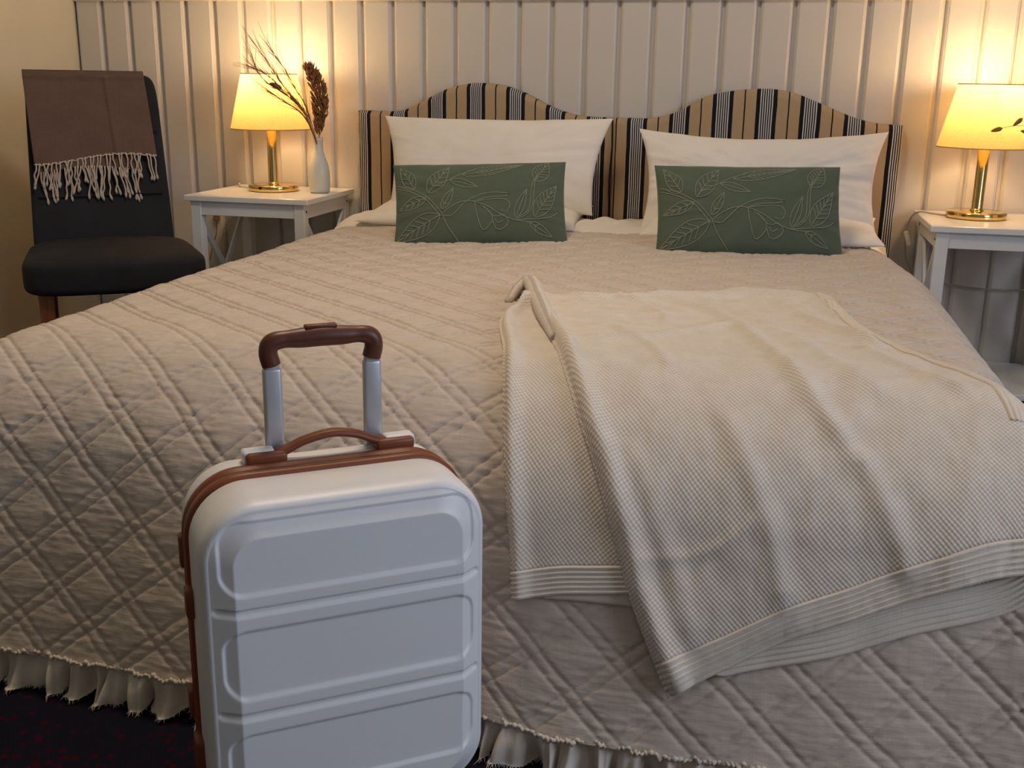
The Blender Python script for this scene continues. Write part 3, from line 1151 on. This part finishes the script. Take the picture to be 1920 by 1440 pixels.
# front shell: face grid with relief + side wall
YF, YS = .110 - CB, .0 - CB           # seam and front plane (local y)
nz, nx = 420, 250
tz = np.linspace(-1, 1, nz)
tz = np.sign(tz) * (1 - (1 - np.abs(tz)) ** 2.2)
zz = tz * HC / 2 * .99995
tx = np.linspace(-1, 1, nx)
tx = np.sign(tx) * (1 - (1 - np.abs(tx)) ** 2.2)
hwz = half_w(zz, W, HC, RC)
Xg = hwz[:, None] * tx[None, :]
Zg = zz[:, None] + 0 * Xg
d = -rr_sdf(Xg, Zg, W, HC, RC)
BV, BD = .050, .042                   # edge rounding: inset and depth
e = np.clip(d / BV, 0, 1)
D1, Y1, D2 = .011, .0185, .038       # small round at the side, then a flat chamfer up to the face
er = np.clip(d / D1, 0, 1)
Yg = np.where(d < D1, Y1 + (BD - Y1) * (1 - np.sqrt(np.clip(1 - (1 - er) ** 2, 0, 1))), Y1 * np.clip((D2 - d) / (D2 - D1), 0, 1)) + YS


def panel(x, z, x0, x1, z0, z1, r):
    return -rr_sdf(x - (x0 + x1) / 2, z - (z0 + z1) / 2, x1 - x0, z1 - z0, r)


rel = np.zeros_like(Xg)
Zw = Zg + ZC
px0, px1 = -W / 2 + .020, W / 2 - .020
for z0, z1 in ((.374, .466), (.236, .331), (.098, .190)):
    pd = panel(Xg, Zw, px0, px1, z0, z1, .030)
    rel += .0042 * smooth01(pd / .006 + .15)
for zc in (.3535, .214):
    g = np.clip(1 - np.abs(Zw - zc) / .0065, 0, 1) * smooth01((W / 2 - .008 - np.abs(Xg)) / .012)
    rel += .0042 * smooth01(g * 1.6)
Yg = Yg + rel * smooth01(d / .022)
Yg[0], Yg[-1], Yg[:, 0], Yg[:, -1] = YS + BD, YS + BD, YS + BD, YS + BD
P = np.stack([Xg, Yg, Zw], -1)
grid_mesh('front_panel', P, M['case_shell'], case)
ring_f = [case_ring(0, YS + BD), case_ring(.0005, YS + BD + .02), case_ring(.0005, YF - .004), case_ring(-.001, YF)]
grid_mesh('front_shell_side', np.array(ring_f), M['case_shell'], case, closed_u=True, flip=True)
# zip band: two brown ridges with a dark slot
YB0, YB1 = YF, .152 - CB
ym = (YB0 + YB1) / 2
prof = [(-.004, YB0 - .001), (.0035, YB0 + .001), (.0050, YB0 + .008), (.0050, YB0 + .013), (.003, YB0 + .0155), (.0015, ym - .003), (.0015, ym + .003), (.003, YB1 - .0155), (.0046, YB1 - .013), (.0046, YB1 - .008), (.0032, YB1 - .001), (-.004, YB1 + .001)]
grid_mesh('zip_band', np.array([case_ring(o, y) for o, y in prof]), M['case_brown'], case, closed_u=True, flip=True)
grid_mesh('zip_teeth', np.array([case_ring(.0022, ym - .0026), case_ring(.0030, ym), case_ring(.0022, ym + .0026)]), M['case_dark'], case, closed_u=True, flip=True)
# back shell
YE = .212 - CB
rb = [case_ring(-.002, YB1 - .002), case_ring(0, YB1 + .003), case_ring(0, YE - .030), case_ring(-.004, YE - .014), case_ring(-.014, YE - .004), case_ring(-.030, YE)]
grid_mesh('back_shell', np.array(rb), M['case_shell'], case, closed_u=True, flip=True)
cap = case_ring(-.030, YE)
from_pd('back_panel', cap, [tuple(range(len(cap)))], M['case_shell'], case, False)


def ab(a, b, z):
    return np.array([a - CA, b - CB, z])


# carry handle
hp = spline([ab(-.236, .165, .4935), ab(-.218, .165, .499), ab(-.195, .165, .508), ab(-.160, .165, .514), ab(-.128, .165, .509), ab(-.106, .165, .500), ab(-.088, .165, .4935)], 40)
tube('carry_handle', hp, np.r_[np.linspace(.0125, .0105, 8), np.full(24, .0105), np.linspace(.0105, .0125, 8)], M['case_brown'], case, 12, .55)
for a0, a1, tl in ((-.276, -.222, 1), (-.102, -.048, -1)):
    mt = rbox('handle_mount', ab(a0, .150, .482), ab(a1, .180, .4995), .0055, M['case_brown'], case, 3, True)
    lo, hi = (a0 - .003, a0 + .040) if tl > 0 else (a1 - .040, a1 + .003)
    rbox('mount_cap', ab(lo, .158, .483), ab(hi, .1825, .5012), .005, M['case_shell'], mt, 3, True)
# telescopic handle
tel = None
for a in (-.231, -.096):
    rbox('telescopic_pole', ab(a - .0125, .183, .46), ab(a + .0125, .198, .604), .005, M['alu'], case, 3, True)
    rbox('pole_collar', ab(a - .0105, .1845, .600), ab(a + .0105, .1965, .612), .004, M['alu'], case, 2, True)
gp = spline([ab(-.231, .1905, .607), ab(-.2345, .1905, .622), ab(-.232, .1905, .634), ab(-.220, .1905, .6395), ab(-.190, .1905, .6405), ab(-.1635, .1905, .6415), ab(-.137, .1905, .6405), ab(-.107, .1905, .6395), ab(-.095, .1905, .634), ab(-.0925, .1905, .622), ab(-.096, .1905, .607)], 70)
tt = np.linspace(0, 1, 70)
gr = .0125 + .0015 * np.exp(-((tt - .5) / .18) ** 2) - .0012 * np.exp(-((tt - .26) / .06) ** 2) - .0012 * np.exp(-((tt - .74) / .06) ** 2)
grip = tube('grip', gp, gr, M['case_dark'], case, 16, 1.0, (0, 1, 0))
rbox('release_button', ab(-.186, .184, .652), ab(-.143, .197, .6575), .002, M['case_dark'], grip, 2, True)
# latch, hinge and side feet on the left edge
for (b0, b1, z0, z1, px) in ((.158, .178, .352, .398, .0075), (.090, .116, .312, .352, .010), (.150, .176, .135, .178, .009), (.085, .118, .085, .140, .011)):
    rbox('side_foot', (-W / 2 - px, b0 - CB, z0), (-W / 2 + .004, b1 - CB, z1), .004, M['case_brown'], case, 2, True)
for sx in (-1, 1):
    for b in (.035, .185):
        wx = sx * (W / 2 - .045)
        hs = lathe('caster', [(.0001, .045), (.018, .045), (.018, .034), (.010, .026), (.0001, .026)], M['case_shell'], case, 20, (wx, b - CB, 0))
        P = np.array([[(-.009 + .018 * k, .016 * math.cos(t), .016 + .016 * math.sin(t)) for t in np.linspace(0, 2 * PI, 24, endpoint=False)] for k in (0, .15, .85, 1)])
        P[0, :, 1:] = P[0, :, 1:] * .85 + np.array([0, .016 * .15])
        P[3, :, 1:] = P[3, :, 1:] * .85 + np.array([0, .016 * .15])
        w_ = grid_mesh('wheel', P, M['wheel_black'], hs, closed_u=True)

# ------------------------------------------------------------------ nightstands


def nightstand(x0, label):
    w, dpt, zt = .442, .42, .589
    root = empty('nightstand', (x0 + w / 2, -.025 - dpt / 2, 0), 0, label, 'side table', 'white nightstands')
    hx, hy = w / 2, dpt / 2
    L = M['white_lacquer']
    rbox('table_top', (-hx, -hy, zt - .019), (hx, hy, zt), .003, L, root)
    ix, iy, lw = hx - .018, hy - .012, .036
    for sx in (-1, 1):
        for sy in (-1, 1):
            xa, ya = sx * ix, sy * iy
            rbox('leg', (min(xa, xa - sx * lw), min(ya, ya - sy * lw), 0), (max(xa, xa - sx * lw), max(ya, ya - sy * lw), zt - .019), .002, L, root)
        xi = sx * ix
        rbox('side_apron', (min(xi, xi - sx * .02), -iy + lw, zt - .065), (max(xi, xi - sx * .02), iy - lw, zt - .019), .001, L, root)
        xm = sx * (ix - .011)
        bar('cross_brace', (xm - .004, -iy + lw - .004, zt - .068), (xm - .004, iy - lw + .004, .125), .024, .009, L, root, (1, 0, 0), .001)
        bar('cross_brace', (xm + .004, iy - lw + .004, zt - .068), (xm + .004, -iy + lw - .004, .125), .024, .009, L, root, (1, 0, 0), .001)
        for sy in (-1, 1):
            sc = lathe('screw_cap', [(.0001, 0), (.0035, 0), (.0035, .0012), (.0001, .0012)], M['glass_dark'], root, 12)
            sc.location = (sx * (ix + .0004), sy * (iy - lw / 2), zt - .042)
            sc.rotation_euler = (0, sx * PI / 2, 0)
    for sy in (-1, 1):
        yi = sy * iy
        rbox('front_apron' if sy < 0 else 'back_apron', (-ix + lw, min(yi - sy * .004, yi - sy * .024), zt - .065), (ix - lw, max(yi - sy * .004, yi - sy * .024), zt - .019), .001, L, root)
    rbox('lower_shelf', (-hx + .004, -hy + .006, .089), (hx - .004, hy - .006, .107), .002, L, root)
    return root


nightstand(-1.037, 'white cross-braced nightstand between dark chair and bed')
nightstand(1.317, 'white cross-braced nightstand at the right edge of the photo')

# ------------------------------------------------------------------ lamps


def lamp(x, y, label, bulb_off):
    root = empty('table_lamp', (x, y, .589), 0, label, 'lamp', 'brass bedside lamps')
    lathe('lamp_base', [(.0001, 0), (.080, 0), (.0855, .002), (.0865, .006), (.0865, .017), (.085, .0205), (.081, .022), (.03, .0225), (.0001, .0225)], M['brass'], root, 64)
    st = lathe('stem', [(.0205, .022), (.0205, .026), (.0175, .028), (.0165, .030), (.0165, .255), (.012, .262), (.0001, .262)], M['brass'], root, 32)
    lathe('bulb_holder', [(.0001, .262), (.014, .262), (.014, .300), (.0001, .300)], M['white_trim'], root, 20)
    rb_, rt_, z0, z1 = .136, .094, .211, .392
    th = .0012
    sh = lathe('lamp_shade', [(rb_, z0), (rb_ * .5 + rt_ * .5, (z0 + z1) / 2), (rt_, z1)], M['shade'], root, 72)
    for r, z in ((rb_, z0), (rt_, z1)):
        rim = [np.array([r * math.cos(t), r * math.sin(t), z]) for t in np.linspace(0, 2 * PI, 73)]
        tube('shade_rim', rim, .0016, M['shade_trim'], sh, 6)
    sp_ = []
    for k in range(3):
        an = 2 * PI * k / 3 + .5
        tube('shade_spider', [(.012 * math.cos(an), .012 * math.sin(an), .300), ((rt_ - .002) * math.cos(an), (rt_ - .002) * math.sin(an), z1 - .012)], .0012, M['brass'], sh, 6)
    bx, by, bz = bulb_off
    prof = [(.0001, bz + .034), (.012, bz + .032), (.022, bz + .022), (.026, bz + .008), (.023, bz - .010), (.015, bz - .026), (.013, .300)]
    bo = lathe('bulb', prof, M['bulb'], root, 20)
    bo.location = (bx, by, 0)
    bo.visible_shadow = True
    l = bpy.data.lights.new('bulb_light', 'POINT')
    l.energy = BULB_POWER
    l.color = (1.0, 0.70, 0.36)
    l.shadow_soft_size = .028
    lo = bpy.data.objects.new('bulb_light', l)
    lo.location = (bx, by, bz + .065)
    lo.parent = root
    COL.objects.link(lo)
    return root


lamp(-.828, -.195, 'lit brass table lamp on the left nightstand beside the vase', (-.01, -.012, .330))
lamp(1.476, -.195, 'lit brass table lamp on the right nightstand', (.01, -.012, .330))

# cables
tube('lamp_cable', spline([(-.918, -.18, .594), (-.985, -.13, .594), (-1.02, -.075, .593), (-1.036, -.04, .591), (-1.046, -.032, .560), (-1.075, -.028, .50), (-1.12, -.022, .42), (-1.15, -.020, .30)], 40), .0032, M['cable_white'], None)
set_props(bpy.data.objects['lamp_cable'], 'white cord running off the back of the left nightstand', 'cable')
c2 = tube('lamp_cable', spline([(1.393, -.19, .5935), (1.36, -.165, .594), (1.325, -.12, .594), (1.306, -.10, .580), (1.298, -.085, .555), (1.294, -.075, .530), (1.30, -.05, .47), (1.33, -.035, .40), (1.45, -.03, .355), (1.60, -.03, .345), (1.80, -.03, .36)], 60), .0028, M['cable_grey'], None)
set_props(c2, 'thin cord looping from the right lamp down the panelling', 'cable')
sw = empty('cord_switch', (1.297, -.078, .515), 0, 'small pale inline switch on the cord beside right nightstand', 'switch')
rbox('switch_body', (-.007, -.009, -.035), (.007, .005, .012), .004, M['cable_white'], sw, 3, True, rot=(0, math.radians(-18), 0))
rbox('switch_button', (-.003, -.0115, -.018), (.003, -.007, -.006), .001, M['white_lacquer'], sw, 1, rot=(0, math.radians(-18), 0))
pl = empty('cord_adapter', (-1.145, -.018, .45), 0, 'small brown plug hanging on the panelling under left nightstand', 'plug')
rbox('plug_body', (-.009, -.014, 0), (.009, .004, .036), .003, M['plug_brown'], pl, 2)
tube('plug_cord', spline([(0, -.006, 0), (-.003, -.006, -.04), (-.02, -.006, -.09), (-.038, -.006, -.15)], 14), .0018, M['plug_brown'], pl, 6)

# ------------------------------------------------------------------ vase with dried grasses
vase = lathe('bottle_vase', [(.0001, .001), (.030, 0), (.0345, .004), (.0365, .018), (.0372, .05), (.0362, .075), (.031, .098), (.0225, .120), (.0165, .140), (.0155, .155), (.0165, .176), (.0182, .183), (.0165, .184), (.0140, .176), (.0135, .150), (.0001, .148)], M['ceramic'], None, 48, (-.652, -.205, .5895))
set_props(vase, 'slim grey-white bottle vase of dried grasses on left nightstand', 'vase')


def spikelet(J, p, d, L, r):
    d = np.asarray(d, float)
    d /= np.linalg.norm(d)
    V, F = tube_data([p, p + d * L * .45, p + d * L], [r * .4, r, r * .2], 5)
    J.add(V, F)


VX, VY, VZ = -.652, -.205, .74
reed = empty('reed_plume', (VX, VY, VZ), 0, 'dense brown reed plume upright in the bottle vase', 'dried grass')
ax = spline([(0.002, 0, 0), (.006, 0, .07), (.014, -.002, .13), (.006, -.002, .20), (-.018, -.002, .25), (-.036, -.002, .268)], 60)
tube('stem', ax, .0016, M['straw'], reed, 6)
J = Join()
for i in range(760):
    t = .20 + .80 * rng.random()
    k = int(t * 59)
    p = ax[k]
    wd = .024 * (math.sin(PI * min(1, (t - .12) / .95)) ** .8) + .002
    an = rng.random() * 2 * PI
    rr = wd * math.sqrt(rng.random())
    q = p + np.array([rr * math.cos(an) * .9, rr * math.sin(an), -.012 + .02 * rng.random()])
    spikelet(J, q, (math.cos(an) * .5 - .15, math.sin(an) * .5, 1.0), .012 + .010 * rng.random(), .0026)
J.build('spikelets', M['reed'], reed)

gras = empty('feather_grass', (VX, VY, VZ), 0, 'wispy straw-coloured grass fanning left across the lampshade', 'dried grass')
J = Join()
main = [[(0, 0, 0), (.015, -.103, .101), (-.015, -.165, .168), (-.069, -.165, .239), (-.121, -.165, .312)],
        [(0, 0, 0), (-.006, -.103, .130), (-.044, -.165, .181), (-.093, -.165, .208), (-.132, -.165, .246), (-.147, -.165, .291)],
        [(0, 0, 0), (0, -.103, .104), (-.022, -.165, .143), (-.067, -.165, .169), (-.098, -.165, .185)],
        [(0, 0, 0), (.010, -.103, .125), (-.004, -.165, .198), (-.044, -.165, .264), (-.088, -.165, .321)],
        [(0, 0, 0), (-.003, -.103, .118), (-.033, -.165, .176), (-.101, -.165, .238), (-.156, -.165, .262)]]
for mp in main:
    P = spline(mp, 40)
    J.add(*tube_data(P, np.linspace(.0013, .0008, 40), 5))
    for k in range(12, 40, 1):
        for q in range(2):
            d0 = P[min(k + 1, 39)] - P[k - 1]
            d0 /= np.linalg.norm(d0)
            sd = np.array([rng.uniform(-.32, .32), rng.uniform(-.25, .25), rng.uniform(-.28, .34)])
            L = .035 + .05 * rng.random()
            J.add(*tube_data([P[k], P[k] + (d0 * .6 + sd * .5) * L * .5, P[k] + (d0 + sd) * L], [.0007, .0006, .0004], 4))
J.build('strands', M['straw'], gras)
tail = empty('bunny_tail', (VX, VY, VZ), 0, 'single dark bunny-tail seed head before the left lampshade', 'dried grass')
tube('stem', spline([(0.003, -.004, 0), (.006, -.103, .113), (-.011, -.165, .168), (-.052, -.167, .196)], 24), .0009, M['straw'], tail, 5)
tube('seed_head', spline([(-.050, -.167, .195), (-.065, -.167, .202), (-.079, -.167, .208), (-.092, -.167, .212)], 12), [.002, .006, .0075, .0082, .0085, .0083, .0078, .007, .006, .0045, .003, .001], M['reed'], tail, 8)

# second vase stands just beyond the frame on the right nightstand; its buds reach into view
v2 = lathe('bottle_vase', [(.0001, .001), (.030, 0), (.0345, .004), (.0365, .018), (.0372, .05), (.0362, .075), (.031, .098), (.0225, .120), (.0165, .140), (.0155, .155), (.0165, .176), (.0182, .183), (.0165, .184), (.0140, .176), (.0135, .150), (.0001, .148)], M['ceramic'], None, 40, (1.66, -.33, .5895))
set_props(v2, 'bottle vase at the far right holding bunny-tail stems', 'vase')
for i, (pts, lab) in enumerate([([(0, 0, 0), (-.03, 0, .08), (-.085, 0, .125), (-.135, 0, .128), (-.168, 0, .120)], 'left drooping bunny-tail bud over right lampshade'),
                                ([(0, 0, 0), (-.02, 0, .10), (-.06, 0, .17), (-.105, 0, .160), (-.118, 0, .148)], 'upper bunny-tail bud over right lampshade'),
                                ([(.002, 0, 0), (-.02, -.01, .07), (-.06, -.02, .10), (-.092, -.02, .109)], 'small bunny-tail bud at the right photo edge')]):
    st_ = empty('bunny_tail', (1.66, -.33, .74), 0, lab, 'dried grass', 'bunny tails by the right lamp')
    P = spline(pts, 30)
    tube('stem', P, .0008, M['straw'], st_, 5)
    d0 = P[-1] - P[-3]
    d0 /= np.linalg.norm(d0)
    tube('seed_head', [P[-1] + d0 * t for t in np.linspace(-.002, .030, 12)], [.001, .004, .0058, .0064, .0066, .0064, .006, .0054, .0047, .0038, .0026, .0008], M['straw'], st_, 8)

# ------------------------------------------------------------------ chair with shawl
chair = empty('dining_chair', (-1.055, -.855, 0), math.radians(35.5), 'dark navy upholstered dining chair with wooden legs in the corner', 'chair')


def soft_box(name, cx, cy, cz, wx, wy, wz, pw, mat, parent, puff=(0, 0, 0), n=26, tfun=None):
    """superellipsoid-like cushion"""
    th = np.linspace(-PI / 2, PI / 2, n)
    ph = np.linspace(-PI, PI, 2 * n, endpoint=False)
    sg = lambda v, p: np.sign(v) * np.abs(v) ** p
    TH, PH = np.meshgrid(th, ph, indexing='ij')
    X = sg(np.cos(TH), pw) * sg(np.cos(PH), pw) * wx / 2
    Y = sg(np.cos(TH), pw) * sg(np.sin(PH), pw) * wy / 2
    Z = sg(np.sin(TH), pw) * wz / 2
    P = np.stack([X, Y, Z], -1)
    if tfun:
        P = tfun(P)
    return grid_mesh(name, P + np.array([cx, cy, cz]), mat, parent, closed_u=True)


def seat_t(P):
    P = P.copy()
    f = np.clip(.5 - P[..., 1] / .46, 0, 1)          # 1 at the front
    P[..., 0] *= (.90 + .11 * f)
    up = P[..., 2] > 0
    crown = (1 - (P[..., 0] / .25) ** 2) * (1 - (P[..., 1] / .25) ** 2)
    P[..., 2] += np.where(up, .022 * np.clip(crown, 0, 1), 0)
    P[..., 1] -= .018 * (1 - (P[..., 0] / .24) ** 2) * (P[..., 1] < 0)
    return P


soft_box('seat', .006, 0, .418, .510, .455, .106, .30, M['navy_suede'], chair, tfun=seat_t)


def back_t(P):
    P = P.copy()
    z = P[..., 2]
    P[..., 0] *= 1 - .05 * np.clip(z / .29, -1, 1)
    P[..., 1] += .13 * (z + .29) + .05 * np.clip(z / .29, 0, 1) ** 2
    return P


soft_box('backrest', -.006, .185, .685, .400, .075, .575, .16, M['navy_suede'], chair, n=34, tfun=back_t)


def back_front(x, z):
    zz = z - .685
    return .185 + .13 * (zz + .29) + .05 * np.clip(zz / .29, 0, 1) ** 2 - .0375


for z in (.61, .80):
    tube('seam', [(x, back_front(x, z) - .0005, z + .003 * math.sin(x * 9)) for x in np.linspace(-.186, .176, 20)], .0028, M['navy_suede'], chair, 6)
for sx in (-1, 1):
    bm = bmesh.new()
    bmesh.ops.create_cube(bm, size=1)
    for v in bm.verts:
        t = v.co.z + .5
        w = .026 + .016 * t
        v.co = Vector((sx * (.188 - .0 * t) + v.co.x * w, -.180 + v.co.y * w, t * .395))
    bmesh.ops.bevel(bm, geom=list(bm.edges), offset=.002, segments=1, affect='EDGES')
    bm_obj('leg', bm, M['leg_wood'], chair)
    bm = bmesh.new()
    bmesh.ops.create_cube(bm, size=1)
    for v in bm.verts:
        t = v.co.z + .5
        w = .026 + .014 * t
        v.co = Vector((sx * .180 + v.co.x * w, .235 - .05 * t + v.co.y * w, t * .40))
    bmesh.ops.bevel(bm, geom=list(bm.edges), offset=.002, segments=1, affect='EDGES')
    bm_obj('leg', bm, M['leg_wood'], chair)

shawl = empty('fringed_shawl', (-1.055, -.855, 0), math.radians(35.5), 'brown woven shawl with pale knotted fringe hung over chair back', 'shawl')


def shawl_sheet(name, x0, x1, z_hem, off, seed, zback=.72):
    nu, nv = 70, 110
    P = np.zeros((nv, nu, 3))
    UV = np.zeros((nv, nu, 2))
    xs = np.linspace(x0, x1, nu)
    ztop = .976 + off
    path = []
    for z in np.linspace(0, 1, 70):
        path.append(('f', z))
    for t in np.linspace(0, 1, 14)[1:-1]:
        path.append(('a', t))
    for z in np.linspace(0, 1, nv - 82):
        path.append(('b', z))
    for j, (k, t) in enumerate(path):
        for i, x in enumerate(xs):
            hem = z_hem + .012 * math.sin(x * 14 + seed) + .010 * (x - x0) / (x1 - x0)
            yt = back_front(x, .95) - .008 - off
            if k == 'f':
                z = hem + (ztop - .018 - hem) * t
                y = back_front(x, min(z, .95)) - .007 - off - .004 * (1 - t) * math.sin(x * 26 + seed)
                xx = x + .012 * (1 - t) * (x / .2) * .3 + .014 * (1 - t)
            elif k == 'a':
                an = PI * t
                R_ = .040 + off
                yc = yt + R_
                y = yc - R_ * math.cos(an)
                z = ztop - .018 + .020 * math.sin(an)
                xx = x
            else:
                z = ztop - .018 - (ztop - .018 - zback) * t
                y = yt + 2 * (.040 + off) + .02 * 0
                xx = x
            # raised fold line just right of the middle
            fold = .009 * math.exp(-((x - .035) / .005) ** 2)
            P[j, i] = (xx, y - (fold if k == 'f' else 0), z)
            UV[j, i] = (x, j / nv * .5)
    o = grid_mesh(name, P, M['scarf'], shawl, UV, flip=False)
    sm = o.modifiers.new('thickness', 'SOLIDIFY')
    sm.thickness = .002
    sm.offset = 0
    return P


PA = shawl_sheet('front_ply', -.200, .150, .716, .004, 1.0)
PB = shawl_sheet('under_ply', -.188, .100, .680, .0, 2.4)


def tassel(p, L, seed, dx):
    rr = random.Random(seed)
    pts = [p + np.array([0, .001, .004])]
    x, y = 0, 0
    for k in range(1, 6):
        x += rr.uniform(-.005, .005) + dx * .2
        pts.append(p + np.array([x, -.002 - .002 * rr.random(), -L * k / 5]))
    P = spline(pts, 14)
    rad = np.full(14, .0024)
    rad[-3:] = [.0034, .0044, .0020]
    tube('tassel', P, rad, M['tassel'], shawl, 6)


for i in range(30):
    k = int((i + .5) / 30 * 69)
    e = PA[0, k]
    sgn = 1 if i % 2 else -1
    tassel(e + np.array([0, -.003, 0]), .060 + .022 * rng.random(), 300 + i, rng.uniform(-.012, .012))
for i in range(30):
    k = int((i + .5) / 30 * 69)
    e = PB[0, k]
    tassel(e + np.array([0, -.004, 0]), .070 + .034 * rng.random(), 400 + i, rng.uniform(-.014, .014))
# knotted cord edging along the upper hem
tube('fringe_edging', [PA[0, k] + np.array([0, -.003, .002 * math.sin(k * 1.3)]) for k in range(0, 70)], .0022, M['tassel'], shawl, 6)
